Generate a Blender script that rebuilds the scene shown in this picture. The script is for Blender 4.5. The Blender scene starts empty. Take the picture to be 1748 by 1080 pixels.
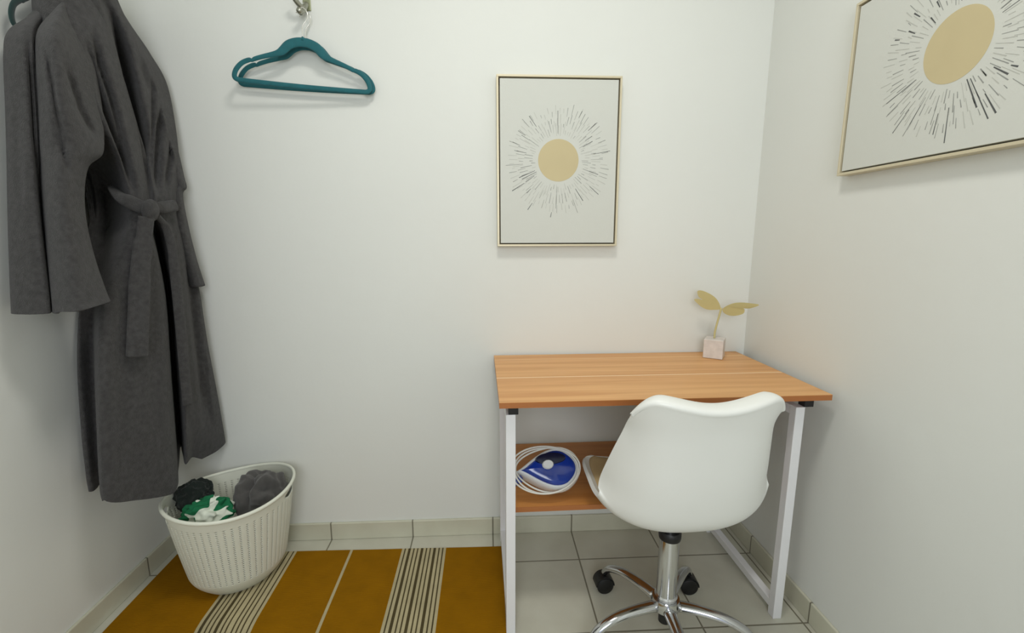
import bpy, bmesh, math, random
from mathutils import Vector, Matrix, noise

S = bpy.context.scene
COL = S.collection
PI = math.pi

# ------------------------------------------------------------------ camera
CAM_D, CAM_H, CAM_F, PITCH, YAW = 1.5845, 1.1214, 779.6, .1715, -.0539
cd = bpy.data.cameras.new('camera'); cam = bpy.data.objects.new('camera', cd); COL.objects.link(cam)
cam.location = (0, -CAM_D, CAM_H)
cam.rotation_euler = (PI/2 - PITCH, 0, YAW)
cd.sensor_fit = 'HORIZONTAL'; cd.sensor_width = 36; cd.lens = 36*CAM_F/1748; cd.clip_start = .02
S.camera = cam

# ------------------------------------------------------------------ world, lights, exposure
wd = bpy.data.worlds.new('world'); S.world = wd; wd.use_nodes = True
wd.node_tree.nodes['Background'].inputs[0].default_value = (.75, .82, 1, 1)
wd.node_tree.nodes['Background'].inputs[1].default_value = .6
def area(name, loc, rot, size, size_y, power, col, shape='RECTANGLE'):
    l = bpy.data.lights.new(name, 'AREA'); l.shape = shape; l.size = size
    if shape == 'RECTANGLE': l.size_y = size_y
    l.energy = power; l.color = col
    o = bpy.data.objects.new(name, l); COL.objects.link(o); o.location = loc; o.rotation_euler = rot
    return o
area('ceiling_lamp_light', (.08, -1.0, 2.47), (0, 0, 0), .34, 0, 8.3, (1, .975, .915), 'DISK')
area('rear_fill_light', (-.05, -2.72, 1.5), (PI/2, 0, 0), .86, 1.05, 14.5, (.955, .985, 1))  # added soft fill behind the camera, not a known source
S.view_settings.view_transform = 'Standard'; S.view_settings.look = 'None'
S.view_settings.gamma = 1; S.view_settings.use_curve_mapping = False
S.view_settings.exposure = .35

# ------------------------------------------------------------------ materials
def nt(name):
    m = bpy.data.materials.new(name); m.use_nodes = True
    t = m.node_tree; return m, t, t.nodes['Principled BSDF']
def lin(c):
    f = lambda v: v/12.92 if v <= .04045 else ((v+.055)/1.055)**2.4
    return tuple(f(v/255) for v in c) + (1,)
def mat(name, c, rough=.6, metal=0, bump=0, bscale=60, var=0, vscale=8, sheen=0, coat=0, detail=4, spec=None, trans=0, bdist=.003):
    m, t, b = nt(name); N, L = t.nodes, t.links
    col = lin(c)
    b.inputs['Base Color'].default_value = col; b.inputs['Roughness'].default_value = rough
    b.inputs['Metallic'].default_value = metal
    if sheen: b.inputs['Sheen Weight'].default_value = sheen; b.inputs['Sheen Roughness'].default_value = .5
    if coat: b.inputs['Coat Weight'].default_value = coat
    if spec is not None: b.inputs['Specular IOR Level'].default_value = spec
    if trans: b.inputs['Transmission Weight'].default_value = trans
    tc = N.new('ShaderNodeTexCoord')
    if bump:
        n = N.new('ShaderNodeTexNoise'); n.inputs['Scale'].default_value = bscale; n.inputs['Detail'].default_value = detail
        bp = N.new('ShaderNodeBump'); bp.inputs['Strength'].default_value = bump; bp.inputs['Distance'].default_value = bdist
        L.new(tc.outputs['Object'], n.inputs['Vector']); L.new(n.outputs['Fac'], bp.inputs['Height']); L.new(bp.outputs['Normal'], b.inputs['Normal'])
    if var:
        n = N.new('ShaderNodeTexNoise'); n.inputs['Scale'].default_value = vscale; n.inputs['Detail'].default_value = 3
        r = N.new('ShaderNodeValToRGB')
        r.color_ramp.elements[0].position = .3; r.color_ramp.elements[1].position = .7
        r.color_ramp.elements[0].color = tuple(v*(1-var) for v in col[:3]) + (1,)
        r.color_ramp.elements[1].color = tuple(min(1, v*(1+var)) for v in col[:3]) + (1,)
        L.new(tc.outputs['Object'], n.inputs['Vector']); L.new(n.outputs['Fac'], r.inputs['Fac']); L.new(r.outputs['Color'], b.inputs['Base Color'])
    return m

def tile_mat(name, along, y_off, x_off, rowh, c=(206,205,190)):
    """ceramic tiles with grout; along = (axis of x, axis of y) of object space"""
    m, t, b = nt(name); N, L = t.nodes, t.links
    tc = N.new('ShaderNodeTexCoord'); sp = N.new('ShaderNodeSeparateXYZ'); cb = N.new('ShaderNodeCombineXYZ')
    L.new(tc.outputs['Object'], sp.inputs[0])
    for k, off in ((0, x_off), (1, y_off)):
        a = N.new('ShaderNodeMath'); a.operation = 'SUBTRACT'; a.inputs[1].default_value = off
        L.new(sp.outputs[along[k]], a.inputs[0]); L.new(a.outputs[0], cb.inputs[k])
    br = N.new('ShaderNodeTexBrick'); br.offset = 0; br.squash = 1
    br.inputs['Scale'].default_value = 1; br.inputs['Brick Width'].default_value = .303; br.inputs['Row Height'].default_value = rowh
    br.inputs['Mortar Size'].default_value = .0028; br.inputs['Mortar Smooth'].default_value = .3; br.inputs['Bias'].default_value = 0
    c0 = lin(c)
    br.inputs['Color1'].default_value = c0; br.inputs['Color2'].default_value = tuple(v*.94 for v in c0[:3]) + (1,)
    br.inputs['Mortar'].default_value = lin((128, 124, 108))
    L.new(cb.outputs[0], br.inputs['Vector'])
    n = N.new('ShaderNodeTexNoise'); n.inputs['Scale'].default_value = 7; n.inputs['Detail'].default_value = 5
    L.new(tc.outputs['Object'], n.inputs['Vector'])
    mx = N.new('ShaderNodeMix'); mx.data_type = 'RGBA'; mx.blend_type = 'MULTIPLY'; mx.inputs['Factor'].default_value = .35
    r = N.new('ShaderNodeValToRGB'); r.color_ramp.elements[0].position = .35; r.color_ramp.elements[1].position = .65
    r.color_ramp.elements[0].color = (.72, .7, .66, 1); r.color_ramp.elements[1].color = (1, 1, 1, 1)
    L.new(n.outputs['Fac'], r.inputs['Fac']); L.new(br.outputs['Color'], mx.inputs['A']); L.new(r.outputs['Color'], mx.inputs['B'])
    L.new(mx.outputs['Result'], b.inputs['Base Color'])
    inv = N.new('ShaderNodeMath'); inv.operation = 'SUBTRACT'; inv.inputs[0].default_value = 1; L.new(br.outputs['Fac'], inv.inputs[1])
    bp = N.new('ShaderNodeBump'); bp.inputs['Strength'].default_value = .6; bp.inputs['Distance'].default_value = .002
    L.new(inv.outputs[0], bp.inputs['Height']); L.new(bp.outputs['Normal'], b.inputs['Normal'])
    b.inputs['Roughness'].default_value = .38
    return m

def wood_mat(name, c1, c2, scale=1.0, stripes=()):
    m, t, b = nt(name); N, L = t.nodes, t.links
    tc = N.new('ShaderNodeTexCoord'); mp = N.new('ShaderNodeMapping'); mp.inputs['Scale'].default_value = (1.2*scale, 26*scale, 26*scale)
    L.new(tc.outputs['Object'], mp.inputs['Vector'])
    n = N.new('ShaderNodeTexNoise'); n.inputs['Scale'].default_value = 1.6; n.inputs['Detail'].default_value = 7; n.inputs['Distortion'].default_value = .6
    L.new(mp.outputs[0], n.inputs['Vector'])
    r = N.new('ShaderNodeValToRGB'); r.color_ramp.elements[0].position = .32; r.color_ramp.elements[1].position = .68
    r.color_ramp.elements[0].color = lin(c1); r.color_ramp.elements[1].color = lin(c2)
    L.new(n.outputs['Fac'], r.inputs['Fac'])
    L.new(r.outputs['Color'], b.inputs['Base Color'])
    b.inputs['Roughness'].default_value = .42
    return m

M = {}
M['wall'] = mat('wall_paint', (225, 227, 222), .85, bump=.35, bscale=22, detail=8, var=.012, vscale=2.2, bdist=.002)
M['ceiling'] = mat('ceiling_paint', (236, 236, 232), .9)
M['floor'] = tile_mat('floor_tiles', (0, 1), -.155, .3154, .303)
M['base_x'] = tile_mat('baseboard_tiles', (0, 2), -.2300, .3154, .303, (208, 207, 188))
M['base_y'] = tile_mat('baseboard_side_tiles', (1, 2), -.2300, -.155, .303, (208, 207, 188))
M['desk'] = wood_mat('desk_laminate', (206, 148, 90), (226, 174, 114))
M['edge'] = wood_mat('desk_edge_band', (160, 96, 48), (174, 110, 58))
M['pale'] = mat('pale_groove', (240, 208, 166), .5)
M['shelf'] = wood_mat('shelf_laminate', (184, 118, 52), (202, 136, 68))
M['white_metal'] = mat('white_powder_coat', (232, 232, 234), .4, bump=.05, bscale=200)
M['black'] = mat('black_plastic', (18, 17, 18), .45)
M['black2'] = mat('black_caster', (14, 14, 15), .4)
M['chrome'] = mat('chrome', (205, 206, 208), .13, 1)
M['shell'] = mat('white_shell_plastic', (232, 233, 228), .38, coat=.15)
M['pad'] = mat('beige_seat_pad', (196, 172, 128), .7, bump=.2, bscale=300)
M['robe'] = mat('grey_fleece', (69, 68, 68), .95, bump=.9, bscale=420, var=.20, vscale=85, sheen=.14, spec=.05, bdist=.003)
M['gold'] = mat('champagne_gold', (212, 202, 174), .42, .3)
M['gold_dark'] = mat('frame_inner_gap', (96, 86, 60), .6)
M['canvas'] = mat('canvas_white', (208, 210, 203), .85, bump=.1, bscale=400)
M['sun'] = mat('muted_gold_paint', (200, 186, 146), .7, var=.04, vscale=6)
M['ink1'] = mat('dark_grey_ink', (84, 86, 86), .8)
M['ink2'] = mat('mid_grey_ink', (146, 148, 144), .8)
M['ink3'] = mat('pale_grey_ink', (186, 187, 180), .8)
M['teal'] = mat('teal_velvet', (6, 92, 100), .75, bump=.25, bscale=600, sheen=.25, var=.08, vscale=60)
M['darkteal'] = mat('dark_teal_velvet', (18, 52, 50), .8, sheen=.4)
M['steel'] = mat('brushed_nickel', (168, 168, 156), .34, 1)
M['wire'] = mat('pale_chrome_wire', (228, 228, 222), .25, .8)
M['bracket'] = mat('pale_green_grey_metal', (150, 154, 124), .4, .5)
M['marble'] = mat('pale_marble', (216, 208, 202), .4, var=.09, vscale=45)
M['brass'] = mat('satin_brass', (206, 196, 142), .42, .3)
M['basket'] = mat('cream_basket_plastic', (226, 228, 214), .5)
M['iron_white'] = mat('iron_white_plastic', (226, 228, 228), .35)
M['iron_blue'] = mat('iron_blue_plastic', (6, 52, 150), .18, coat=.6, var=.35, vscale=9)
M['iron_shade'] = mat('iron_shade_blue', (14, 22, 52), .3)
M['cord'] = mat('white_cord', (226, 224, 216), .5)
M['towel'] = mat('grey_towel', (76, 74, 72), .95, bump=.7, bscale=500, var=.12, vscale=40, sheen=.3, bdist=.004)
M['darkcloth'] = mat('blackish_green_cloth', (10, 22, 18), .95, bump=.5, bscale=200, sheen=.1)

def greenwhite():
    m, t, b = nt('green_white_cloth'); N, L = t.nodes, t.links
    tc = N.new('ShaderNodeTexCoord'); n = N.new('ShaderNodeTexNoise'); n.inputs['Scale'].default_value = 15; n.inputs['Detail'].default_value = 1
    r = N.new('ShaderNodeValToRGB'); r.color_ramp.interpolation = 'CONSTANT'
    r.color_ramp.elements[0].color = lin((10, 104, 64)); r.color_ramp.elements[1].position = .52; r.color_ramp.elements[1].color = lin((220, 226, 212))
    L.new(tc.outputs['Object'], n.inputs['Vector']); L.new(n.outputs['Fac'], r.inputs['Fac']); L.new(r.outputs['Color'], b.inputs['Base Color'])
    b.inputs['Roughness'].default_value = .9
    return m
M['greenwhite'] = greenwhite()

RUG_C, RUG_W = -.536, 1.166      # centre and width, set again below with the rug
def rug_mat():
    """ochre flatweave with cream-and-charcoal stripe bands running along the rug"""
    m, t, b = nt('ochre_striped_weave'); N, L = t.nodes, t.links
    tc = N.new('ShaderNodeTexCoord'); uv = N.new('ShaderNodeSeparateXYZ'); L.new(tc.outputs['UV'], uv.inputs[0])
    r = N.new('ShaderNodeValToRGB'); r.color_ramp.interpolation = 'CONSTANT'
    och, cream, dark = lin((146, 100, 4)), lin((190, 178, 142)), lin((84, 74, 50))
    stops = [(0, och)]
    def band(x0, x1, n):
        w = (x1-x0)/(n-.38)
        for i in range(n):
            stops.append((x0+i*w, cream))
            if i < n-1: stops.append((x0+(i+.62)*w, dark))
        stops.append((x1, och))
    band(.222, .361, 11)
    stops.extend([(.524, cream), (.533, och)])
    band(.686, .823, 11)
    el = r.color_ramp.elements
    # a ramp holds 32 stops, so two ramps are joined at the single stripe
    def fill(rr, st):
        e = rr.color_ramp.elements
        e[0].position = 0; e[0].color = och
        e[1].position = st[0][0]; e[1].color = st[0][1]
        for p, c in st[1:]:
            q = e.new(p); q.color = c
    A = [s for s in stops if 0 < s[0] < .5]; B = [s for s in stops if s[0] > .5]
    fill(r, A)
    r2 = N.new('ShaderNodeValToRGB'); r2.color_ramp.interpolation = 'CONSTANT'; fill(r2, B)
    L.new(uv.outputs[0], r.inputs['Fac']); L.new(uv.outputs[0], r2.inputs['Fac'])
    gt = N.new('ShaderNodeMath'); gt.operation = 'GREATER_THAN'; gt.inputs[1].default_value = .5; L.new(uv.outputs[0], gt.inputs[0])
    mx = N.new('ShaderNodeMix'); mx.data_type = 'RGBA'
    L.new(gt.outputs[0], mx.inputs['Factor']); L.new(r.outputs['Color'], mx.inputs['A']); L.new(r2.outputs['Color'], mx.inputs['B'])
    n = N.new('ShaderNodeTexNoise'); n.inputs['Scale'].default_value = 14; n.inputs['Detail'].default_value = 6
    L.new(tc.outputs['Object'], n.inputs['Vector'])
    rr = N.new('ShaderNodeValToRGB'); rr.color_ramp.elements[0].position = .3; rr.color_ramp.elements[1].position = .7
    rr.color_ramp.elements[0].color = (.84, .84, .84, 1); rr.color_ramp.elements[1].color = (1, 1, 1, 1); L.new(n.outputs['Fac'], rr.inputs['Fac'])
    m2 = N.new('ShaderNodeMix'); m2.data_type = 'RGBA'; m2.blend_type = 'MULTIPLY'; m2.inputs['Factor'].default_value = 1
    L.new(mx.outputs['Result'], m2.inputs['A']); L.new(rr.outputs['Color'], m2.inputs['B']); L.new(m2.outputs['Result'], b.inputs['Base Color'])
    w = N.new('ShaderNodeTexWave'); w.inputs['Scale'].default_value = 90; w.bands_direction = 'Y'; w.inputs['Distortion'].default_value = 1
    L.new(tc.outputs['Object'], w.inputs['Vector'])
    bp = N.new('ShaderNodeBump'); bp.inputs['Strength'].default_value = .35; bp.inputs['Distance'].default_value = .002
    L.new(w.outputs['Fac'], bp.inputs['Height']); L.new(bp.outputs['Normal'], b.inputs['Normal'])
    b.inputs['Roughness'].default_value = .95; b.inputs['Specular IOR Level'].default_value = .1
    return m
M['rug'] = rug_mat()

# ------------------------------------------------------------------ helpers
def mk(name, verts, faces, m, parent=None, smooth=False, fm=None, loc=None, rot=None):
    me = bpy.data.meshes.new(name); me.from_pydata([tuple(v) for v in verts], [], faces)
    ms = m if isinstance(m, (list, tuple)) else [m]
    for x in ms: me.materials.append(M[x])
    if fm: me.polygons.foreach_set('material_index', fm)
    bm = bmesh.new(); bm.from_mesh(me); bmesh.ops.recalc_face_normals(bm, faces=bm.faces); bm.to_mesh(me); bm.free()
    if smooth: me.polygons.foreach_set('use_smooth', [True]*len(me.polygons))
    me.update()
    o = bpy.data.objects.new(name, me); COL.objects.link(o)
    if parent: o.parent = parent
    if loc: o.location = loc
    if rot: o.rotation_euler = rot
    return o
def tag(o, label, cat, group=None, kind=None):
    if label: o['label'] = label
    if cat: o['category'] = cat
    if group: o['group'] = group
    if kind: o['kind'] = kind
    return o
def thing(name, label, cat, loc=(0,0,0), rz=0, group=None):
    o = bpy.data.objects.new(name, None); COL.objects.link(o); o.location = loc; o.rotation_euler = (0, 0, rz); o.empty_display_size = .05
    return tag(o, label, cat, group)
class G:
    def __init__(s): s.v, s.f, s.m = [], [], []
    def add(s, v, f, m=0):
        n = len(s.v); s.v += [Vector(a) for a in v]; s.f += [tuple(i+n for i in q) for q in f]; s.m += [m]*len(f); return s
    def box(s, x0, x1, y0, y1, z0, z1, m=0, mt=None):
        v = [Vector(p) for p in ((x0,y0,z0),(x1,y0,z0),(x1,y1,z0),(x0,y1,z0),(x0,y0,z1),(x1,y0,z1),(x1,y1,z1),(x0,y1,z1))]
        if mt: v = [mt @ p for p in v]
        return s.add(v, [(0,3,2,1),(4,5,6,7),(0,1,5,4),(1,2,6,5),(2,3,7,6),(3,0,4,7)], m)
    def rings(s, R, cap=True, closed=False, m=0):
        n = len(R[0]); v = [p for r in R for p in r]; f = []
        k = len(R)
        for i in range(k if closed else k-1):
            for j in range(n):
                a, b = i*n+j, i*n+(j+1) % n; c, d = ((i+1) % k)*n+(j+1) % n, ((i+1) % k)*n+j
                f.append((a, b, c, d))
        if cap and not closed:
            f.append(tuple(range(n))[::-1]); f.append(tuple((k-1)*n+i for i in range(n)))
        return s.add(v, f, m)
    def tube(s, pts, r, n=10, closed=False, m=0, r2=None, up=None):
        """sweep an ellipse along pts; r may be a list; r2 = radius across the up direction"""
        P = [Vector(p) for p in pts]; K = len(P); R = []
        rr = r if isinstance(r, (list, tuple)) else [r]*K
        q = r2 if isinstance(r2, (list, tuple)) else [r2]*K
        prev = None
        for i in range(K):
            if closed: T = (P[(i+1) % K]-P[i-1]).normalized()
            else: T = (P[min(i+1, K-1)]-P[max(i-1, 0)]).normalized()
            if up is not None: A = Vector(up)
            else: A = prev if prev is not None else (Vector((0,0,1)) if abs(T.z) < .9 else Vector((1,0,0)))
            A = (A - T*A.dot(T)).normalized(); prev = A; B = T.cross(A)
            b = q[i] if q[i] is not None else rr[i]
            R.append([P[i]+A*(b*math.cos(2*PI*j/n))+B*(rr[i]*math.sin(2*PI*j/n)) for j in range(n)])
        return s.rings(R, not closed, closed, m)
    def lathe(s, prof, n=32, c=(0,0,0), m=0, cap=True):
        R = [[Vector((c[0]+r*math.cos(2*PI*j/n), c[1]+r*math.sin(2*PI*j/n), c[2]+z)) for j in range(n)] for r, z in prof]
        return s.rings(R, cap, False, m)
    def prism(s, poly, y0, y1, m=0):
        n = len(poly); v = [(x, y0, z) for x, z in poly]+[(x, y1, z) for x, z in poly]
        f = [tuple(range(n)), tuple(range(2*n-1, n-1, -1))]+[(i, i+n, (i+1) % n+n, (i+1) % n) for i in range(n)]
        return s.add(v, f, m)
    def out(s, name, m, parent=None, smooth=False, **k):
        return mk(name, s.v, s.f, m, parent, smooth, s.m if isinstance(m, (list, tuple)) else None, **k)
def mod(o, t, **k):
    md = o.modifiers.new(t.lower(), t)
    for a, b in k.items(): setattr(md, a, b)
    return md
def bevel(o, w=.002, seg=2): mod(o, 'BEVEL', width=w, segments=seg, limit_method='ANGLE'); return o
def shade_auto(o, deg=35):
    me = o.data; me.polygons.foreach_set('use_smooth', [True]*len(me.polygons)); me.set_sharp_from_angle(angle=math.radians(deg)); return o
def cat(pts, n=6, closed=False):
    """Catmull-Rom through pts"""
    P = [Vector(p) for p in pts]; K = len(P); o = []
    for i in range(K if closed else K-1):
        if closed: a, b, c, d = P[i-1], P[i], P[(i+1) % K], P[(i+2) % K]
        else: a, b, c, d = P[max(i-1, 0)], P[i], P[i+1], P[min(i+2, K-1)]
        for j in range(n):
            t = j/n; o.append(.5*((2*b)+(c-a)*t+(2*a-5*b+4*c-d)*t*t+(3*b-a-3*c+d)*t**3))
    if not closed: o.append(P[-1])
    return o

# ------------------------------------------------------------------ the room
XL, XR, YB, YR, ZC = -1.152, .945, .011, -2.8, 2.5
def struct(name, g, m, **k):
    o = g.out(name, m, **k); o['kind'] = 'structure'; return o
struct('floor', G().box(XL-.1, XR+.1, YR-.1, YB+.1, -.08, 0), 'floor')
struct('ceiling', G().box(XL-.1, XR+.1, YR-.1, YB+.1, ZC, ZC+.08), 'ceiling')
struct('wall_back', G().box(XL-.1, XR+.1, YB, YB+.1, 0, ZC), 'wall')
struct('wall_left', G().box(XL-.1, XL, YR, YB, 0, ZC), 'wall')
struct('wall_right', G().box(XR, XR+.1, YR, YB, 0, ZC), 'wall')
g = G().box(XL-.1, -.35, YR-.1, YR, 0, ZC); g.box(.55, XR+.1, YR-.1, YR, 0, ZC); g.box(-.35, .55, YR-.1, YR, 2.05, ZC)
struct('wall_rear', g, 'wall')
def skirting(name, x0, x1, y0, y1, m):
    bevel(struct(name, G().box(x0, x1, y0, y1, 0, .0675), m), .003, 2)
skirting('baseboard_back', XL+.009, XR-.009, 0, YB, 'base_x')
skirting('baseboard_left', XL, XL+.009, YR, YB, 'base_y')
skirting('baseboard_right', XR-.009, XR, YR, YB, 'base_y')

# ------------------------------------------------------------------ rug
def make_rug():
    nx, ny = 70, 60; x0, x1, x0f = -1.118, .045, -1.075; y0, y1 = -.056, -1.55
    V, F, UV = [], [], []
    def pos(i, j, top):
        s, t = i/nx, j/ny
        y = (y0-.020*s)*(1-t)+y1*t
        x = (x0+(x1-x0)*s)+.02*t*(1-s)
        x += .010*math.exp(-((t-.25)/.03)**2)*math.exp(-((s-.24)/.18)**2)
        z = .0045+.0012*noise.noise(Vector((x*6, y*6, 0)))+.004*math.exp(-((t-.255)/.014)**2)*math.exp(-((s-.24)/.12)**2)
        return (x, y, z if top else .0004)
    for top in (1, 0):
        for j in range(ny+1):
            for i in range(nx+1): V.append(pos(i, j, top)); UV.append((i/nx, j/ny))
    W = nx+1; K = W*(ny+1)
    for j in range(ny):
        for i in range(nx):
            a = j*W+i; F.append((a, a+1, a+W+1, a+W)); F.append((K+a, K+a+W, K+a+W+1, K+a+1))
    for j in range(ny):
        for i in (0, nx): a = j*W+i; F.append((a, a+W, K+a+W, K+a))
    for i in range(nx):
        for j in (0, ny): a = j*W+i; F.append((a, a+1, K+a+1, K+a))
    o = mk('striped_rug', V, F, 'rug')
    uvl = o.data.uv_layers.new(name='UVMap')
    for p in o.data.polygons:
        for li in p.loop_indices: uvl.data[li].uv = UV[o.data.loops[li].vertex_index]
    return tag(shade_auto(o), 'mustard yellow woven rug with cream and charcoal stripe bands on the tiled floor', 'rug')
make_rug()

# ------------------------------------------------------------------ desk
ZT = .707
def make_desk():
    t = thing('writing_desk', 'small desk with orange-brown wood top and white metal legs against the back wall', 'desk', (.0208, -.003, 0), .014)
    Wd, Dp = .892, .474
    g = G()
    # top board in three planks parted by pale grooves
    ys = [0, -.062, -.068, -.262, -.268, -Dp]
    g.box(0, Wd, -Dp, 0, ZT-.016, ZT-.0012, 1)
    for a, b, m in ((0, -.060, 0), (-.060, -.0645, 2), (-.0645, -.262, 0), (-.262, -.2705, 2), (-.2705, -Dp, 0)):
        g.box(0, Wd, b, a, ZT-.0012, ZT if m == 0 else ZT-.0004, m)
    g.out('desktop', ['desk', 'edge', 'pale'], t)
    lx = (.018, .826-.012)
    for x in lx:
        for y in (-.435, -.03):
            bevel(G().box(x, x+.026, y-.013, y+.013, 0, ZT-.044).out('leg', 'white_metal', t), .0015)
    for x, sgn in ((lx[0], 1), (lx[1], 1)):
        bevel(G().box(x+.001, x+.025, -.4215, -.0435, .022, .046).out('side_rail', 'white_metal', t), .0015)
        bevel(G().box(x+.001, x+.025, -.4215, -.0435, ZT-.072, ZT-.046).out('top_rail', 'white_metal', t), .0015)
    bevel(G().box(lx[0]+.027, lx[1]-.001, -.042, -.022, ZT-.072, ZT-.046).out('back_rail', 'white_metal', t), .0015)
    for x in (.025, .837):
        for y in (-.435, -.03):
            bevel(G().box(x, x+.026, y-.013, y+.013, ZT-.0438, ZT-.0162).out('spacer_block', 'black', t), .001)
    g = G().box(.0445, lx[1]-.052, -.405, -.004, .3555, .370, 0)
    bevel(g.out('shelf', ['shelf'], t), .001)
    G().box(.0445, lx[1]-.052, -.4068, -.4052, .3553, .3702).out('shelf_edge', 'edge', t)
    bevel(G().box(.045, lx[1]+.001, -.042, -.022, .331, .355).out('shelf_rail', 'white_metal', t), .0015)
    return t
make_desk()

# ------------------------------------------------------------------ office chair
def make_chair():
    cx, cy, th = .486, -.494, math.radians(2)
    t = thing('swivel_chair', 'white moulded shell office chair on chrome star base, pushed up to the desk', 'chair', (cx, cy, 0), th)
    # gas column
    shade_auto(G().lathe([(.0, .142), (.030, .142), (.031, .150), (.0268, .154), (.0265, .322), (.0, .322)], 32).out('gas_column', 'chrome', t), 40)
    shade_auto(G().lathe([(0, .3222), (.0285, .3222), (.0295, .328), (.0295, .340), (.026, .345), (0, .345)], 32).out('column_collar', 'black', t), 40)
    shade_auto(G().lathe([(0, .3452), (.0135, .3452), (.0135, .378), (0, .378)], 24).out('piston', 'chrome', t), 40)
    bm = G(); bm.box(-.045, .045, -.05, .05, .3782, .398)
    bevel(bm.out('seat_plate', 'black', t), .008, 3)
    # hub
    shade_auto(G().lathe([(0, .100), (.022, .100), (.026, .106), (.037, .111), (.0405, .128), (.036, .1415), (0, .1415)], 36).out('hub', 'chrome', t), 40)
    shade_auto(G().lathe([(0, .066), (.017, .066), (.017, .0998), (0, .0998)], 20).out('column_foot', 'black', t), 40)
    R = .236
    for k in range(5):
        a = math.radians(-94+72*k) - th
        d = Vector((math.cos(a), math.sin(a), 0)); s = Vector((-d.y, d.x, 0))
        P = [d*.036+Vector((0,0,.121)), d*.09+Vector((0,0,.122)), d*.15+Vector((0,0,.116)), d*.192+Vector((0,0,.101)), d*.215+Vector((0,0,.084)), d*.227+Vector((0,0,.066))]
        P = cat(P, 5); n = len(P)
        wid = [.0175-.0060*(i/(n-1)) for i in range(n)]; hgt = [.0125-.003*(i/(n-1)) for i in range(n)]
        leg = G().tube(P, wid, 16, r2=hgt, up=(0, 0, 1)).out('leg', 'chrome', t, True)
        # caster: hood, two wheels, stem
        ca = a+[.5, -.7, 2.2, 1.1, -1.9][k]
        c = d*.229
        f = Vector((math.cos(ca), math.sin(ca), 0)); w = Vector((-f.y, f.x, 0))
        cs = bpy.data.objects.new('caster', None); COL.objects.link(cs); cs.parent = t; cs.location = c; cs.empty_display_size = .02
        def wheel(off, wd, r, zc, nm):
            g = G(); Rr = []
            for q, rad in ((-wd/2, r*.86), (-wd/2+.002, r), (wd/2-.002, r), (wd/2, r*.86)):
                Rr.append([w*(off+q)+f*(rad*math.cos(2*PI*j/24))+Vector((0,0,zc+rad*math.sin(2*PI*j/24))) for j in range(24)])
            g.rings(Rr)
            return shade_auto(g.out(nm, 'black2', cs), 50)
        wheel(-.0130, .014, .0265, .027, 'wheel'); wheel(.0130, .014, .0265, .027, 'wheel')
        g = G(); Rr = []
        for q in (-.0195, .0195):
            sc = 1
            Rr.append([w*q+f*(.0300*sc*math.cos(PI*j/14))+Vector((0,0,.0285+.0315*sc*math.sin(PI*j/14))) for j in range(15)]+
                      [w*q+f*(.0270*math.cos(PI*j/14))+Vector((0,0,.0285+.0280*math.sin(PI*j/14))) for j in range(14, -1, -1)])
        g.rings(Rr); shade_auto(g.out('hood', 'black2', cs), 40)
        G().tube([(0,0,.056), (0,0,.068)], .006, 12).out('stem', 'black2', cs, True)
    # shell: front lip -> seat -> bend -> back top; local +y is the front
    prof = [ # y, z, half width, side rise (z), side forward (y), 
        (.230, .438, .158, .020, -.012),
        (.212, .430, .186, .030, -.008),
        (.165, .418, .200, .042, 0),
        (.090, .409, .206, .054, .0),
        (.010, .404, .212, .066, .004),
        (-.060, .406, .216, .080, .014),
        (-.108, .420, .217, .082, .046),
        (-.138, .452, .216, .062, .084),
        (-.153, .505, .211, .036, .100),
        (-.163, .565, .203, .016, .096),
        (-.171, .630, .190, .008, .082),
        (-.180, .690, .177, .004, .068),
        (-.190, .730, .176, .002, .060),
        (-.198, .755, .175, .001, .056),
        (-.201, .7635, .175, 0, .054),
        (-.197, .7685, .172, 0, .050),
        (-.182, .7715, .164, 0, .040),
        (-.168, .7705, .156, 0, .030)]
    P = cat([(a, b, c) for a, b, c, d, e in prof], 4); Q = cat([(d, e, 0) for a, b, c, d, e in prof], 4)
    nv, nu = len(P), 33; V, F = [], []
    for i, (p, q) in enumerate(zip(P, Q)):
        tt = i/(nv-1)
        for j in range(nu):
            u = -1+2*j/(nu-1)
            au = abs(u)
            edge = au**2.6
            # rounded top and front corners
            dz, dy = 0, 0
            if tt > .66:
                k = min(1, (tt-.66)/.14)
                dz = (-.010*math.cos(u*PI*1.25)-.034*(max(0, au-.66)/.34)**2)*k
            x = p.z*(u*(1-.12*au**3)/.88)
            V.append(Vector((x, p.x+q.y*edge+dy, p.y+q.x*edge+dz)))
    for i in range(nv-1):
        for j in range(nu-1):
            a = i*nu+j; F.append((a, a+1, a+nu+1, a+nu))
        sh = mk('seat_shell', V, F, 'shell', t, True)
    sd = mod(sh, 'SOLIDIFY', thickness=.011, offset=0); mod(sh, 'BEVEL', width=.004, segments=3, limit_method='ANGLE', angle_limit=1.0); mod(sh, 'SUBSURF', levels=1, render_levels=1)
    # pad
    V2, F2 = [], []
    i0, i1, j0, j1 = 2, 22, 2, nu-3
    for i in range(i0, i1+1):
        for j in range(j0, j1+1):
            a = V[i*nu+j]; du = min((j-j0), (j1-j), (i-i0), (i1-i))/4; h = .0062+.014*min(1, du)**.5
            nrm = Vector((0, -(P[min(i+1, nv-1)].y-P[i-1].y), 0)); dy = P[min(i+1, nv-1)].x-P[i-1].x; dz = P[min(i+1, nv-1)].y-P[i-1].y
            nn = Vector((0, dz, -dy)).normalized()
            if nn.z < 0 and abs(nn.z) > .3: nn = -nn
            if nn.y < 0 and abs(nn.z) <= .3: nn = -nn
            V2.append(a+nn*h)
    w2 = j1-j0+1
    for i in range(i1-i0):
        for j in range(w2-1): a = i*w2+j; F2.append((a, a+1, a+w2+1, a+w2))
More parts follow.
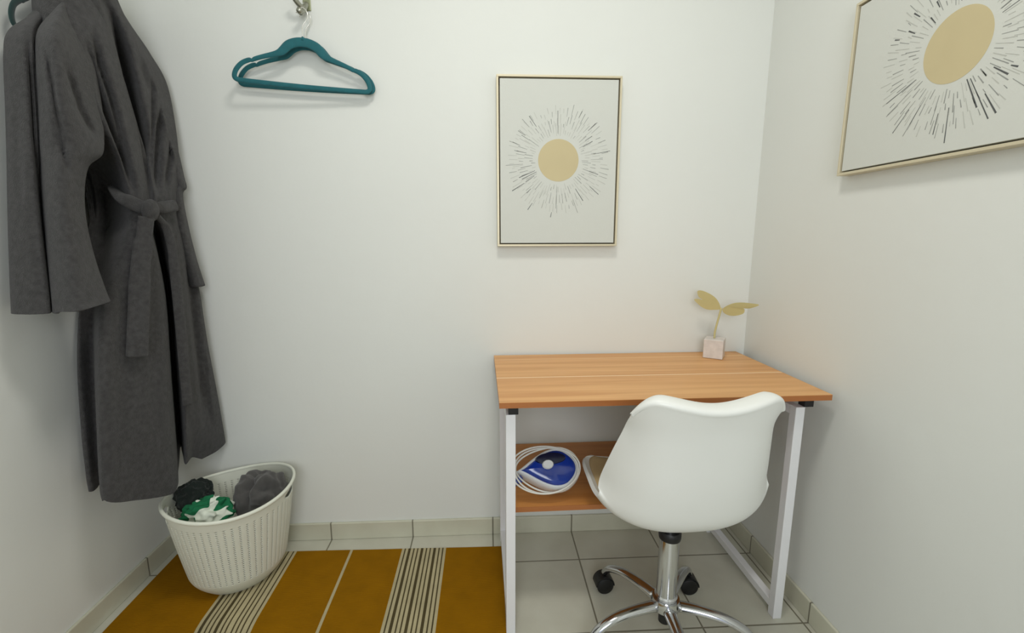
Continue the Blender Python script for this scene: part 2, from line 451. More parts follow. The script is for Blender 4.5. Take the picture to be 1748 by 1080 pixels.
    pd = mk('seat_pad', V2, F2, 'pad', t, True); mod(pd, 'SOLIDIFY', thickness=.006, offset=-1)
    return t
make_chair()

# ------------------------------------------------------------------ wall pictures
def make_picture(label, w, h, seed, disc_c, disc_r, tweak, strokes):
    """frame in the local XZ plane, its back on y = 0 and its face towards -y; origin at the lower left corner"""
    t = thing('framed_picture', label, 'picture', group=None)
    fw, dp = .0065, .030
    g = G()
    for a in ((0, w, 0, fw), (0, w, h-fw, h), (0, fw, fw, h-fw), (w-fw, w, fw, h-fw)):
        g.box(a[0], a[1], -dp, 0, a[2], a[3])
    bevel(g.out('frame', 'gold', t), .0008)
    G().box(fw, w-fw, -.006, -.001, fw, h-fw).out('backing', 'gold_dark', t)
    g = G(); gp = fw+.0045; yf = -dp+.004
    g.box(gp, w-gp, yf, -.007, gp, h-gp, 0)
    cx, cz = disc_c
    n = 64; poly = [(cx+disc_r*math.cos(2*PI*i/n), cz+disc_r*math.sin(2*PI*i/n)) for i in range(n)]
    g.prism(poly, yf-.0004, yf-.00005, 1)
    rnd = random.Random(seed)
    def stroke(a, r0, r1, wd, m):
        d = Vector((math.cos(a), math.sin(a))); s = Vector((-d.y, d.x))*wd/2
        j = rnd.uniform(-.03, .03); d2 = Vector((math.cos(a+j*.4), math.sin(a+j*.4)))
        A = d*r0; B = d2*r1
        p = [A-s*.6, B-s, B+s, A+s*.6]
        g.prism([(cx+q.x, cz+q.y) for q in p], yf-.0003, yf-.00002, m)
    R1 = disc_r*2.58
    for i in range(215):
        a = 2*PI*(i+rnd.uniform(-.4, .4))/215
        lay = i % 3
        r0 = disc_r*([1.13, 1.55, 1.98][lay]+rnd.uniform(0, .22)); L = disc_r*rnd.uniform(.14, .6)
        wob = 1+.035*math.sin(3*a+seed)
        r1 = min(r0+L, R1*wob)
        if r1-r0 < .006: continue
        stroke(a, r0, r1, rnd.uniform(.0012, .0021), rnd.choice([3, 4, 4, 4, 3]))
    for (deg, q0, q1, wd, m) in strokes:
        stroke(math.radians(deg), disc_r*q0, disc_r*q1, wd, m)
    g.out('canvas', ['canvas', 'sun', 'ink1', 'ink2', 'ink3'], t)
    return t
st1 = [(35, 1.6, 2.0, .0016, 2), (44, 2.0, 2.5, .0018, 2), (28, 1.35, 1.9, .0018, 2), (10, 1.75, 2.6, .0014, 2), (-18, 1.6, 2.1, .0016, 2), (-38, 2.0, 2.6, .0018, 2), (-57, 1.6, 2.3, .002, 2),
       (-68, 2.0, 2.7, .0014, 3), (-92, 1.25, 2.3, .0014, 3), (92, 1.25, 2.3, .0014, 2), (125, 1.9, 2.5, .0018, 2), (133, 2.1, 2.6, .0016, 3), (145, 2.0, 2.4, .0014, 2), (160, 2, 2.4, .0014, 2), (168, 1.6, 2.1, .0014, 2),
       (186, 1.75, 2.6, .0014, 3), (203, 1.25, 2.1, .002, 2), (207, 1.2, 2.0, .0018, 2), (213, 2.0, 2.7, .0024, 2), (225, 1.9, 2.2, .0018, 2), (238, 2.4, 2.8, .002, 2), (212, 1.4, 1.9, .0016, 2), (-97, 2.5, 2.75, .002, 2), (64, 2.2, 2.55, .0016, 2)]
p1 = make_picture('portrait framed sun print with gold disc and radiating dashes on back wall above desk', .4085, .5425, 4, (.2035, .2805), .0675, 0, st1)
p1.location = (.0357, YB-.0005, 1.0915); p1.rotation_euler = (0, math.radians(-.15), 0)
st2 = [(92, 1.2, 1.9, .002, 2), (85, 1.5, 2.1, .0018, 2), (118, 1.5, 1.75, .0028, 2), (135, 1.9, 2.2, .003, 2), (130, 1.2, 1.5, .0024, 2), (148, 1.7, 2.0, .0028, 2), (155, 2.2, 2.4, .0026, 2),
       (205, 1.3, 2.4, .0014, 2), (213, 1.5, 2.5, .0014, 3), (228, 1.9, 2.7, .0016, 2), (238, 1.4, 2.6, .0014, 3), (-98, 1.8, 2.4, .0018, 2), (-88, 1.7, 2.7, .002, 2),
       (-66, 1.15, 2.1, .003, 2), (-62, 1.2, 2.6, .0022, 2), (-57, 1.9, 2.6, .003, 2), (-40, 1.5, 2.0, .003, 2), (-34, 1.9, 2.1, .003, 2), (-24, 2.0, 2.5, .0034, 2), (-8, 2.1, 2.5, .0034, 2),
       (18, 1.2, 2.5, .0016, 2), (24, 1.2, 2.6, .0018, 2), (30, 1.3, 2.6, .0014, 3), (52, 1.6, 2.3, .0018, 2), (-48, 1.2, 1.5, .003, 3)]
p2 = make_picture('landscape framed sun print cut off by the top right corner, hung on right wall', .54, .4085, 9, (.272, .211), .0675, 0, st2)
p2.location = (XR-.0005, -.392, 1.279); p2.rotation_euler = (0, 0, -PI/2)

# ------------------------------------------------------------------ velvet hangers
def hanger_shape(t, mname, W=.43, sx=1.0, hook=True):
    """outline in local XZ plane, origin at the neck top"""
    h = W/2
    # shoulder arms as one loop: neck -> right tip -> bar -> left tip -> neck
    half = [(.0, -.018), (.022, -.021), (.045, -.033), (.065, -.056), (.085, -.068), (.125, -.083), (.150, -.094), (.158, -.1005), (.168, -.100), (.190, -.113), (.207, -.135), (.214, -.155), (.2125, -.168), (.202, -.174)]
    rad = [.0115, .0115, .0118, .0105, .0072, .0058, .0055, .0040, .0058, .0060, .0062, .0062, .0062, .0060]
    R = [(x*sx, 0, z) for x, z in half]; Lh = [(-x*sx, 0, z) for x, z in half]
    pts = Lh[::-1]+R[1:]; rr = rad[::-1]+rad[1:]
    P = cat(pts, 4); r4 = cat([(r, 0, 0) for r in rr], 4)
    # bottom bar closes the loop
    bar = [Vector((R[-1][0]+(Lh[-1][0]-R[-1][0])*k/14, 0, -.174-.003*math.sin(PI*k/14))) for k in range(1, 14)]
    allp = P+bar; allr = [q.x for q in r4]+[.0060]*len(bar)
    g = G(); allp = [Vector((p.x*.925, 0, p.z*(.80 if p.z > -.165 else .80))) for p in allp]; allr = [q*1.18 for q in allr]
    g.tube(allp, allr, 12, closed=True, r2=.0026, up=(0, 1, 0))
    g.tube([(0, 0, -.010), (0, 0, .0005)], [.006, .0035], 10, r2=[.003, .003], up=(0, 1, 0))
    body = g.out('hanger_body', mname, t, True)
    if hook:
        pts = [(0,0,0), (0,0,.028), (.004,0,.038), (.0125,0,.050), (.0155,0,.064), (.0105,0,.077), (-.001,0,.0825), (-.0125,0,.077), (-.0165,0,.066)]
        G().tube(cat(pts, 4), .0016, 8).out('hook', 'wire', t, True)
HX = -.5555
for (dy, rz, ry, lab, sxx) in ((-.036, math.radians(5), math.radians(3.0), 'teal velvet clothes hanger on wall hook, the one in front', 1.0), (-.010, math.radians(0), math.radians(2.6), 'teal velvet clothes hanger on wall hook, the one tucked behind', 1.03)):
    t = thing('clothes_hanger', lab, 'hanger', (HX, dy, 1.722 if dy < -.02 else 1.7225), 0, 'teal hangers on the wall hook')
    t.rotation_euler = (0, ry, rz); hanger_shape(t, 'teal', sx=sxx)
# wall hook the hangers hang on
t = thing('coat_hook', 'brushed metal double coat hook on back wall above the teal hangers', 'hook', (HX+.004, YB, 1.803))
bevel(G().box(-.012, .012, -.004, -.0002, .012, .16).out('back_plate', 'bracket', t), .0015)
G().tube(cat([(0, -.004, .030), (-.002, -.018, .012), (-.006, -.030, -.004), (-.007, -.042, -.010)], 5), [.0075]*16, 12).out('lower_prong', 'steel', t, True)
G().lathe([(0, -.0095), (.006, -.008), (.0095, -.002), (.0095, .002), (.006, .008), (0, .0095)], 20, (-.007, -.048, -.008)).out('knob', 'steel', t, True)
G().tube(cat([(-.002, -.004, .03), (-.006, -.022, .012), (-.012, -.036, .014), (-.020, -.048, .026), (-.026, -.052, .040)], 5), [.0075]*21, 12).out('upper_prong', 'steel', t, True)

# ------------------------------------------------------------------ brass sprout on marble block
def make_sprout():
    t = thing('sprout_ornament', 'gold metal leaf sprout ornament on small marble cube at the back of the desk', 'ornament', (.792, -.066, ZT+.0006), math.radians(-34))
    b = G().box(-.0315, .0315, -.0315, .0315, 0, .067).out('marble_block', 'marble', t); bevel(b, .0025, 3)
    K = 1.28
    G().tube(cat([(-.002, 0, .0672), (-.001, 0, .095), (.008, 0, .148), (.0128, 0, .1750)], 5), .0034, 10).out('stem', 'brass', t, True)
    def leaf(pts, bend, ang):
        n = len(pts); P = cat([(x*K, 0, .175+(z-.124)*K*1.12) for x, z in pts], 5, True)
        g = G(); ax = Vector((math.cos(ang), 0, math.sin(ang)))
        poly = [(p.x, p.z) for p in P]
        g.prism(poly, -.0013, .0013)
        for v in g.v:
            r = math.hypot(v.x-.0128, v.z-.175); v.y += bend*r*r*14 + .004*math.sin(r*60)*0
        return shade_auto(g.out('leaf', 'brass', t), 40)
    leaf([(.008, .122), (-.006, .1185), (-.024, .1185), (-.040, .126), (-.056, .142), (-.047, .1445), (-.036, .142), (-.046, .150), (-.0485, .164), (-.036, .1645), (-.014, .154), (.000, .141)], -.30, 0)
    leaf([(.013, .121), (.022, .110), (.042, .108), (.064, .116), (.067, .126), (.064, .1285), (.080, .131), (.100, .142), (.084, .143), (.052, .141), (.030, .134)], -.30, 0)
    return t
make_sprout()

# ------------------------------------------------------------------ laundry basket
def make_basket():
    t = thing('laundry_basket', 'cream perforated plastic laundry basket standing on the mustard rug in the corner', 'basket', (-.83, -.18, 0))
    H0 = .318; n = 220; rows = 84; zb = .006
    th0 = .6
    def ring(k, a, off=0):
        # k 0..1 up the wall
        e = 1-(1-min(k/.20, 1))**2
        rx = (.134+.048*k**.9)*(.80+.20*e)+off; ry = (.124+.042*k**.9)*(.80+.20*e)+off
        p = Vector((rx*math.cos(a), ry*math.sin(a), 0)); p.rotate(Matrix.Rotation(th0, 3, 'Z'))
        p.x += -.012*(1-k); p.y += .022*(1-k)
        lift = .010*(math.cos(2*(a+0.05)))*max(0, k-.6)/.4 if k > .6 else 0
        p.z = zb+(H0-zb)*k+lift
        return p
    V, F = [], []
    for j in range(rows+1):
        for i in range(n): V.append(ring(j/rows, 2*PI*i/n))
    handles = [-.42, PI]
    for j in range(rows):
        for i in range(n):
            k = (j+.5)/rows; a = 2*PI*(i+.5)/n
            hole = (i % 4 == 0) and (j % 2 == 1) and .17 < k < .885
            for hc in handles:
                da = (a-hc+PI) % (2*PI)-PI
                if abs(da) < .30 and .87 < k < .95 and ((da/.30)**2+((k-.91)/.042)**2) < 1: hole = True
            if hole: continue
            F.append((j*n+i, j*n+(i+1) % n, (j+1)*n+(i+1) % n, (j+1)*n+i))
    o = mk('basket_wall', V, F, 'basket', t, True)
    mod(o, 'SOLIDIFY', thickness=.0030, offset=-1)
    G().tube([ring(1, 2*PI*i/80, .001) for i in range(80)], .0050, 10, closed=True, r2=.0062, up=(0, 0, 1)).out('rim', 'basket', t, True)
    R = [[ring(.0, 2*PI*i/n)+Vector((0, 0, dz)) for i in range(n)] for dz in (-.0006, .003)]
    G().rings(R).out('basket_floor', 'basket', t)
    return t
make_basket()

# crumpled cloths in the basket
def lump(name, c, r, seed, m, label, catg, amp=.35, freq=2.2, rot=0, sq=1.0, fold=None, group=None):
    nu_, nv_ = 72, 44; V, F = [], []
    off = Vector((seed*3.1, seed*1.7, seed*.9))
    rm = Matrix.Rotation(rot, 3, 'Z')
    for i in range(nv_+1):
        ph = PI*i/nv_
        for j in range(nu_):
            a = 2*PI*j/nu_
            d = Vector((math.sin(ph)*math.cos(a), math.sin(ph)*math.sin(a), math.cos(ph)))
            n1 = 1-abs(noise.noise(d*freq*.85+off))*2.2; n2 = noise.noise(d*freq*2.2+off*2)
            k = 1+amp*(n1*.6+n2*.3-.55)
            if fold: k += fold(d)
            p = Vector((math.copysign(abs(d.x)**sq, d.x)*r[0]*k, math.copysign(abs(d.y)**sq, d.y)*r[1]*k, math.copysign(abs(d.z)**sq, d.z)*r[2]*k))
            V.append(rm @ p)
    for i in range(nv_):
        for j in range(nu_):
            a, b = i*nu_+j, i*nu_+(j+1) % nu_; F.append((a, b, b+nu_, a+nu_))
    o = mk(name, V, F, m, None, True, loc=c)
    bm = bmesh.new(); bm.from_mesh(o.data); bmesh.ops.remove_doubles(bm, verts=bm.verts, dist=1e-5); bm.to_mesh(o.data); bm.free()
    mod(o, 'SUBSURF', levels=1, render_levels=1)
    return tag(o, label, catg, group)
def roll_fold(d):
    a = math.atan2(d.z, d.x); return .10*math.sin(a*3+d.y*5)-.12*math.exp(-((d.x+.25-.5*d.y)/.10)**2)*(d.z > 0)
lump('grey_towel', (-.762, -.135, .268), (.080, .074, .088), 3, 'towel', 'dark grey fluffy towel bundled in the right side of the laundry basket', 'towel', .36, 2.0, .5, .9, roll_fold)
lump('green_white_cloth', (-.878, -.238, .274), (.078, .055, .050), 7, 'greenwhite', 'green and white patterned cloth crumpled at the front of the laundry basket', 'cloth', .55, 2.3, .3)
lump('black_cloth', (-.952, -.175, .300), (.056, .058, .052), 11, 'darkcloth', 'blackish green cloth heaped at the left side of the laundry basket', 'cloth', .42, 2.2, .2)

# ------------------------------------------------------------------ clothes iron on the shelf
def make_iron():
    t = thing('steam_iron', 'white and blue steam iron wrapped in its cord on the desk shelf', 'iron', (.172, -.335, .3705), math.radians(6))
    # tilted local frame: the teardrop face looks up and to the front
    tilt = Matrix.Rotation(math.radians(46), 4, 'X')
    lift = Vector((0, 0, .0705))
    def tear(s, k=1.0, n=48):
        o = []
        for i in range(n):
            a = 2*PI*i/n; x = math.cos(a); y = math.sin(a)
            tt = (x+1)/2                       # 0 tip (left) .. 1 heel (right)
            w = .071*(math.sin(min(1, tt*1.12)*PI*.5)**.85)*(1-.10*max(0, tt-.8)/.2)
            o.append(((.102*x)*s*k, y*w*s/ max(.35, abs(math.sin(a)))**.0))
        return o
    def slab(levels, name, m, cx=0):
        R = []
        for s, z in levels: R.append([tilt @ Vector((x+cx, y, z)) + lift for x, y in tear(s)])
        return shade_auto(G().rings(R).out(name, m, t), 50)
    slab([(.86, -.024), (.99, -.022), (1.0, -.010), (.98, 0), (.95, .012), (.88, .018)], 'iron_body', 'iron_white')
    slab([(.80, .0182), (.80, .022), (.76, .026), (.6, .030), (.3, .032)], 'water_tank', 'iron_blue')
    # shade under the handle, put on the tank as a dark raised oval
    R = []
    for k, z in ((1, .030), (.95, .0375), (.6, .039)):
        R.append([tilt @ Vector((.008+.046*k*math.cos(2*PI*i/28), .024+.017*k*math.sin(2*PI*i/28), z)) + lift for i in range(28)])
    shade_auto(G().rings(R).out('opening_shade', 'iron_shade', t), 60)
    R = []
    for k, z in ((1, .034), (1, .043), (.85, .046), (.5, .0455)):
        R.append([tilt @ Vector((-.004+.0165*k*math.cos(2*PI*i/28), .006+.0125*k*math.sin(2*PI*i/28), z)) + lift for i in range(28)])
    shade_auto(G().rings(R).out('dial', 'iron_white', t), 50)
    # cord wrapped round
    for q in range(3):
        rnd = random.Random(q+2); pts = []
        for i in range(26):
            a = 2*PI*i/26; s = .94+.03*q+.03*math.sin(3*a+q*2)
            x = .101*math.cos(a)*s+(-.006*q); y = .068*math.sin(a)*s+.004*math.sin(2*a+q)
            p = tilt @ Vector((x, y, .010+.007*q+.006*math.sin(2*a+q*1.3))) + lift
            p.z = max(p.z, .0035+.004*q)
            pts.append(p)
        G().tube(cat(pts, 3, True), .0026, 8, closed=True).out('cord', 'cord', t, True)
    # plug and blue nozzle sticking out at the left
    g = G().tube(cat([tilt @ Vector((-.080, -.018, .004))+lift, tilt @ Vector((-.096, -.026, .004))+lift, tilt @ Vector((-.106, -.030, .0))+lift], 4), [.011]*9, 14)
    g.out('spray_nozzle', 'iron_blue', t, True)
    return t
make_iron()

# ------------------------------------------------------------------ bathrobe on its hanger, against the left wall
cp, sp_, cyw, syw = math.cos(PITCH), math.sin(PITCH), math.cos(YAW), math.sin(YAW)
FW = Vector((-syw*cp, cyw*cp, -sp_)); RT = Vector((cyw, syw, 0)); UPV = RT.cross(FW); CP = Vector((0, -CAM_D, CAM_H))
def bearing(u, X, z):
    """Y of the point on the vertical plane X at height z that stands on the sight line of photo column u"""
    k = (u-874)/CAM_F; n = RT-FW*k
    return (n.dot(CP)-n.x*X-n.z*z)/n.y
def column_row(p):
    v = p-CP; z = v.dot(FW); return 874+CAM_F*v.dot(RT)/z, 540-CAM_F*v.dot(UPV)/z
def seg_dist(p, a, b):
    ax, ay = a; bx, by = b; px, py = p
    t = max(0, min(1, ((px-ax)*(bx-ax)+(py-ay)*(by-ay))/max(1e-9, (bx-ax)**2+(by-ay)**2)))
    return math.hypot(px-ax-t*(bx-ax), py-ay-t*(by-ay)), t
def fold_cloth(V, grooves, seed, wr=.004, face=None):
    """press pleats (polylines) into the cloth and add soft wrinkles"""
    din = Vector((-.72, .69, 0))
    for idx, v in enumerate(V):
        fr = face[idx] if face else 1
        u, w = column_row(v); dep = 0
        for pl, wid, dpt in grooves:
            best, bt = 1e9, 0
            for q, (a, b) in enumerate(zip(pl[:-1], pl[1:])):
                d, tt = seg_dist((u, w), a, b)
                if d < best: best, bt = d, (q+tt)/(len(pl)-1)
            if best < wid*3: dep += dpt*math.exp(-(best/wid)**2)*min(1, bt/.22+.05)*min(1, (1-bt)/.22+.05)
        wn = wr*(noise.noise(Vector((v.x*9, v.y*9, v.z*2.5+seed)))+.5*noise.noise(Vector((v.x*22, v.y*22, v.z*7+seed))))
        v += din*(dep*fr+wn)
        v.y = min(v.y, -.006); v.x = max(v.x, XL+.012)
def loft_levels(levels, nseg, nlev, zfun=None):
    """levels: list of (z, [(u or None, X, Y or None)...]) all the same length; returns rings"""
    rings = []
    for z, pts in levels:
        rr = []
        for q in pts:
            if len(q) == 2:
                u, X = q; Y = bearing(u, X, z)
            else: _, X, Y = q
            dz = 0
            rr.append(Vector((X, min(Y, -.010), z)))
        rings.append(cat(rr, nseg, True))
    K = len(rings[0]); out = []
    cols = [cat([r[i] for r in rings], nlev) for i in range(K)]
    for l in range(len(cols[0])): out.append([cols[i][l].copy() for i in range(K)])
    return out
def cloth(name, rings, parent, grooves, seed, wr=.004, m='robe', hollow=True, hem=None):
    K = len(rings[0]); V = [p for r in rings for p in r]; F = []
    cxy = []
    for r in rings:
        c = sum(r, Vector())/K; cxy.append(c)
    face = []
    for li, r in enumerate(rings):
        for p in r:
            d = p-cxy[li]; face.append(1 if (d.x*.72-d.y*.69) > -.01 else 0)
    fold_cloth(V, grooves, seed, wr, face)
    if hem:
        for v in V: hem(v)
    for l in range(len(rings)-1):
        for i in range(K):
            F.append((l*K+i, l*K+(i+1) % K, (l+1)*K+(i+1) % K, (l+1)*K+i))
    F.append(tuple(range(K)))
    if not hollow: F.append(tuple((len(rings)-1)*K+i for i in range(K)))
    o = mk(name, V, F, m, parent, True)
    if hollow: mod(o, 'SOLIDIFY', thickness=.006, offset=-1)
    return o
def make_robe():
    t = thing('bathrobe', 'long grey fleece bathrobe with tied belt hanging on left wall', 'bathrobe', (0, 0, 0))
    B = None
    # every level: left-back, left silhouette, recess, panel corner, panel mid, panel edge, notch, notch deep, lapel edge, lapel, right panel, right fold, right silhouette, back right, back
    def lev(z, *p):
        bl = p[-1]; p = list(p[:-1]); br = -.014 - max(0, z-1.45)*.42
        if z <= .96: p[0] = (p[0][0], -1.125); p[1] = (p[1][0], -1.105); p[2] = (p[2][0]+2, -1.10)
        if z <= 1.12:
            f = p[5][0]; p[6] = (f+4, -1.0); p[7] = (f+9, -1.065); p[8] = (f+14, -1.0); p[9] = (max(p[9][0], f+19), p[9][1])
        return (z, [(None, -1.115, bl+.06)]+p+[(None, -1.02, br), (None, -1.11, br-.016), (None, -1.135, min(-.16, br-.03))])
    L = [
     lev(1.80, (95,-1.10),(95,-1.07),(105,-1.05),(118,-1.03),(135,-1.02),(150,-1.02),(158,-1.03),(163,-1.03),(168,-1.02),(174,-1.02),(182,-1.03),(188,-1.04),(192,-1.06),(190,-1.09), -.25),
     lev(1.735,(60,-1.10),(62,-1.06),(80,-1.02),(100,-1.00),(130,-.985),(160,-.985),(172,-1.0),(180,-1.0),(190,-.99),(200,-.99),(210,-1.0),(216,-1.02),(222,-1.04),(218,-1.07), -.30),
     lev(1.66, (55,-1.10),(60,-1.05),(80,-1.01),(110,-.98),(145,-.965),(175,-.96),(195,-.975),(205,-.985),(215,-.965),(228,-.965),(240,-.975),(250,-.99),(258,-1.00),(252,-1.04), -.33),
     lev(1.58, (70,-1.10),(80,-1.04),(95,-1.0),(125,-.965),(160,-.95),(190,-.95),(212,-.97),(222,-.98),(232,-.955),(250,-.955),(268,-.962),(280,-.97),(286,-.98),(278,-1.02), -.33),
     lev(1.43, (110,-1.11),(115,-1.06),(125,-1.02),(150,-.975),(180,-.95),(205,-.945),(232,-.965),(240,-.975),(250,-.945),(266,-.942),(284,-.948),(297,-.955),(302,-.965),(296,-1.0), -.30),
     lev(1.29, (150,-1.12),(158,-1.10),(176,-1.085),(196,-1.03),(212,-.965),(232,-.945),(248,-.960),(253,-.965),(262,-.94),(276,-.936),(292,-.94),(303,-.95),(308,-.96),(302,-.99), -.27),
     lev(1.19, (160,-1.12),(168,-1.10),(184,-1.09),(204,-1.03),(222,-.968),(243,-.948),(256,-.955),(260,-.96),(268,-.945),(279,-.94),(292,-.942),(302,-.95),(309,-.96),(303,-.99), -.26),
     lev(1.10, (150,-1.12),(158,-1.10),(176,-1.08),(196,-1.01),(226,-.957),(262,-.94),(272,-.985),(276,-1.01),(280,-.955),(288,-.935),(302,-.938),(315,-.945),(322,-.955),(314,-.99), -.27),
     lev(.95,  (138,-1.11),(140,-1.07),(158,-1.05),(172,-.99),(222,-.955),(278,-.94),(284,-.99),(287,-1.03),(290,-.965),(299,-.93),(314,-.932),(330,-.937),(340,-.945),(330,-.98), -.30),
     lev(.78,  (134,-1.11),(137,-1.06),(158,-1.055),(168,-.985),(228,-.955),(285,-.935),(292,-.99),(294,-1.04),(298,-.965),(308,-.928),(322,-.93),(342,-.932),(354,-.94),(342,-.975), -.31),
     lev(.60,  (140,-1.11),(146,-1.06),(164,-1.055),(171,-.985),(232,-.955),(292,-.935),(299,-.99),(300,-1.04),(304,-.965),(315,-.928),(328,-.932),(354,-.928),(370,-.935),(356,-.97), -.33),
     lev(.45,  (150,-1.11),(156,-1.06),(172,-1.055),(178,-.985),(238,-.955),(298,-.935),(305,-.99),(306,-1.04),(308,-.968),(320,-.930),(332,-.945),(362,-.928),(382,-.93),(366,-.965), -.34),
     lev(.385, (156,-1.11),(163,-1.06),(180,-1.055),(184,-.985),(243,-.955),(300,-.935),(307,-.99),(308,-1.04),(310,-.972),(320,-.938),(333,-.955),(368,-.930),(387,-.93),(372,-.965), -.34),
    ]
    R = loft_levels(L, 8, 14)
    gv = [([(192,22),(211,85),(226,149),(243,204),(252,245),(256,300)], 6.5, .080),
          ([(150,70),(168,140),(187,196),(213,264),(232,332)], 5.5, .062),
          ([(158,50),(174,110),(192,165),(208,225),(222,280)], 4.5, .042),
          ([(276,185),(272,255),(270,330)], 5, .050),
          ([(262,120),(262,220),(263,325)], 3.5, .024),
          ([(298,165),(294,255),(283,328)], 4, .028),
          ([(240,100),(258,160)], 5, .016),
          ([(228,380),(214,480),(208,600),(206,760)], 9, .010),
          ([(262,440),(262,600),(268,780)], 8, .008),
          ([(322,400),(328,500),(342,620),(356,740)], 6, .030),
          ([(352,600),(366,740)], 4, .014),
          ([(188,350),(175,520)], 6, .018)]
    HEM = [(0, .42), (150, .42), (172, .425), (184, .462), (240, .415), (298, .372), (306, .385), (312, .43), (330, .425), (345, .40), (372, .402), (400, .41)]
    def hem(v):
        if v.z < .60:
            u, w = column_row(v)
            for (a0, h0), (a1, h1) in zip(HEM[:-1], HEM[1:]):
                if a0 <= u <= a1: hz = h0+(h1-h0)*(u-a0)/(a1-a0)
            v.z = .60-(.60-v.z)*(.60-hz)/.215
    body = cloth('robe_body', R, t, gv, 1, .006, hem=hem)
    # left sleeve (nearest the camera)
    def sl(z, uL, uG, uR, x0=-1.07, x1=-1.0, x2=-.925):
        up = z > 1.36                                   # above the armpit the sleeve melts into the shoulder
        k = .045 if up else .030
        return (z, [(uL, x0-.03), (uL+2, x0), ((uL+uG)/2, (x0+x1)/2+.012), (uG-5, x1), (uG, x1-.016), (uG+6, x1+.018), (uG+(uR-uG)*(.35 if up else .5), x2), (uR-(30 if up else 6), x2-(.012 if up else .005)), (uR, x2-k), (uR-18, x2-.085), (uG, -1.10), (uL+18, -1.125)])
    LS = [sl(1.80, 96, 112, 150, -1.10, -1.06, -1.03), sl(1.70, 70, 92, 150, -1.09, -1.04, -1.0), sl(1.635, 44, 78, 152, -1.08, -1.03, -.97), sl(1.585, 14, 62, 158, -1.075, -1.015, -.945), sl(1.53, 7, 59, 165, -1.07, -1.0, -.93), sl(1.42, 10, 64, 176, -1.07, -1.0, -.925),
          sl(1.33, 12, 68, 176, -1.07, -1.0, -.925), sl(1.285, 13, 70, 150, -1.07, -1.0, -.93), sl(1.20, 14, 73, 144, -1.07, -1.0, -.935), sl(1.10, 16, 79, 156, -1.07, -1.0, -.93), sl(.99, 19, 86, 180, -1.07, -.995, -.915), sl(.955, 20, 88, 189, -1.07, -.995, -.905)]
    RS = loft_levels(LS, 8, 13)
    gs = [([(48,60),(55,140),(60,230),(72,350),(86,500)], 5, .036), ([(78,70),(90,140),(104,230),(118,300)], 4.5, .026),
          ([(110,100),(140,190),(165,235)], 4.5, .024), ([(30,150),(34,350)], 7, .006)]
    def hem2(v):
        if v.z < 1.05:
            u, w = column_row(v); k = (1.05-v.z)/.10
            if u < 95: v.z -= .004*k
            else: v.z += .00012*(u-95)*k*1.2
    cloth('sleeve', RS, t, gs, 5, .005, hem=hem2)
    # right sleeve, beyond the body
    def s2(z, u, w, x=-.975):
        return (z, [(u-w, x-.02), (u-w*.6, x+.018), (u-w*.2, x+.03), (u, x+.012), (u, x-.012), (u-w*.35, x-.05), (u-w*.8, x-.05)])
    LR = [s2(1.50, 286, 26, -1.0), s2(1.40, 303, 28, -.99), s2(1.31, 315, 30, -.975), s2(1.278, 319, 26, -.97), s2(1.25, 312, 24, -.972), s2(1.15, 322, 28, -.965), s2(1.05, 336, 28, -.955), s2(.965, 350, 30, -.95)]
    cloth('sleeve', loft_levels(LR, 5, 8), t, [], 9, .003)
    # shawl collar around the neck
    gcol = G()
    pts = [Vector((-.985, bearing(u, -.975, z), z)) for u, z in ((120, 1.84), (140, 1.74), (170, 1.62), (205, 1.50), (236, 1.38), (252, 1.27))]
    gcol.tube(cat(pts, 8), [.020+.012*math.sin(PI*min(1, i/30)) for i in range(41)], 14, r2=.008, up=(.72, -.69, 0)); gcol.out('collar', 'robe', t, True)
    # belt
    def bp(u, X, z): return Vector((X, bearing(u, X, z), z))
    bt = G()
    bt.tube(cat([bp(192, -1.06, 1.262), bp(208, -.975, 1.228), bp(236, -.935, 1.205), bp(252, -.922, 1.198)], 6), [.013, .014, .015, .016, .017, .0175]+[.018]*13, 12, r2=.006, up=(.72, -.69, 0))
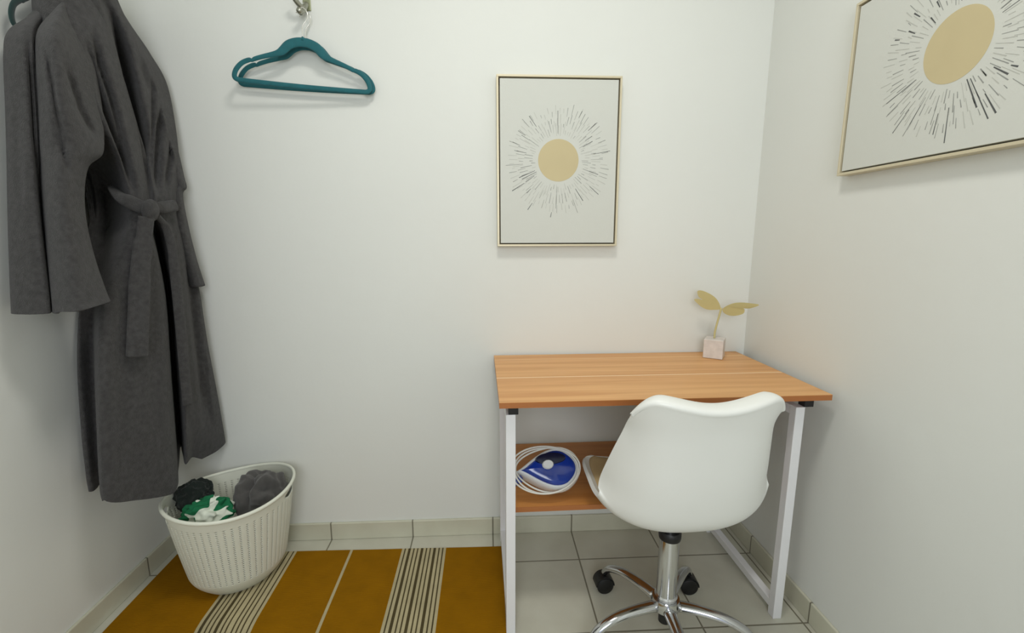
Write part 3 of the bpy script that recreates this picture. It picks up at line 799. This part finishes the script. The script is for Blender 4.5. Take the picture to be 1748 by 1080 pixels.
    bt.tube(cat([bp(262, -.922, 1.20), bp(282, -.918, 1.207), bp(300, -.922, 1.215)], 6), [.012, .012, .013, .014]+[.0165]*9, 12, r2=.006, up=(.72, -.69, 0))
    bl_ = bt.out('belt', 'robe', t, True)
    kn = G()
    kc = bp(257, -.912, 1.193); Rr = []
    for i in range(13):
        ph = PI*i/12; Rr.append([kc+Vector((.018*math.sin(ph)*math.cos(2*PI*j/18), .024*math.sin(ph)*math.sin(2*PI*j/18), .030*math.cos(ph)+.006*math.sin(ph)*math.cos(2*PI*j/18))) for j in range(18)])
    kn.rings(Rr); kn.out('belt_knot', 'robe', t, True)
    tl = G()
    tl.tube(cat([bp(250, -.915, 1.175), bp(246, -.922, 1.12), bp(240, -.928, 1.04), bp(237, -.930, .93), bp(235, -.928, .85), bp(234, -.928, .81)], 7), [.018]*8+[.022]*8+[.024]*20, 14, r2=.0055, up=(.72, -.69, 0))
    tl.out('belt_tail', 'robe', t, True)
    tl = G()
    tl.tube(cat([bp(268, -.915, 1.180), bp(283, -.918, 1.15), bp(294, -.918, 1.08), bp(301, -.915, .98), bp(309, -.910, .84), bp(315, -.910, .72), bp(321, -.910, .62)], 7), [.008]*6+[.011]*10+[.013]*27, 14, r2=.0055, up=(.72, -.69, 0))
    tl.out('belt_tail', 'robe', t, True)
    return t
make_robe()

t = thing('clothes_hanger', 'dark teal velvet hanger holding the grey bathrobe, its tips poking out of the shoulders', 'hanger', (-1.112, -.20, 1.80))
t.rotation_euler = (math.radians(17), 0, 0)
h = bpy.data.objects.new('hanger_frame', None)
hanger_shape(t, 'darkteal', sx=.95)
for ch in t.children: ch.rotation_euler = (0, 0, PI/2)
t = thing('coat_hook', 'metal coat hook on left wall above the grey bathrobe', 'hook', (XL, -.18, 1.88))
bevel(G().box(.0002, .004, -.012, .012, -.03, .10).out('back_plate', 'bracket', t), .0015)
G().tube(cat([(.004, 0, -.002), (.022, 0, -.014), (.042, 0, -.016), (.058, 0, .004)], 5), [.005]*16, 12).out('prong', 'steel', t, True)
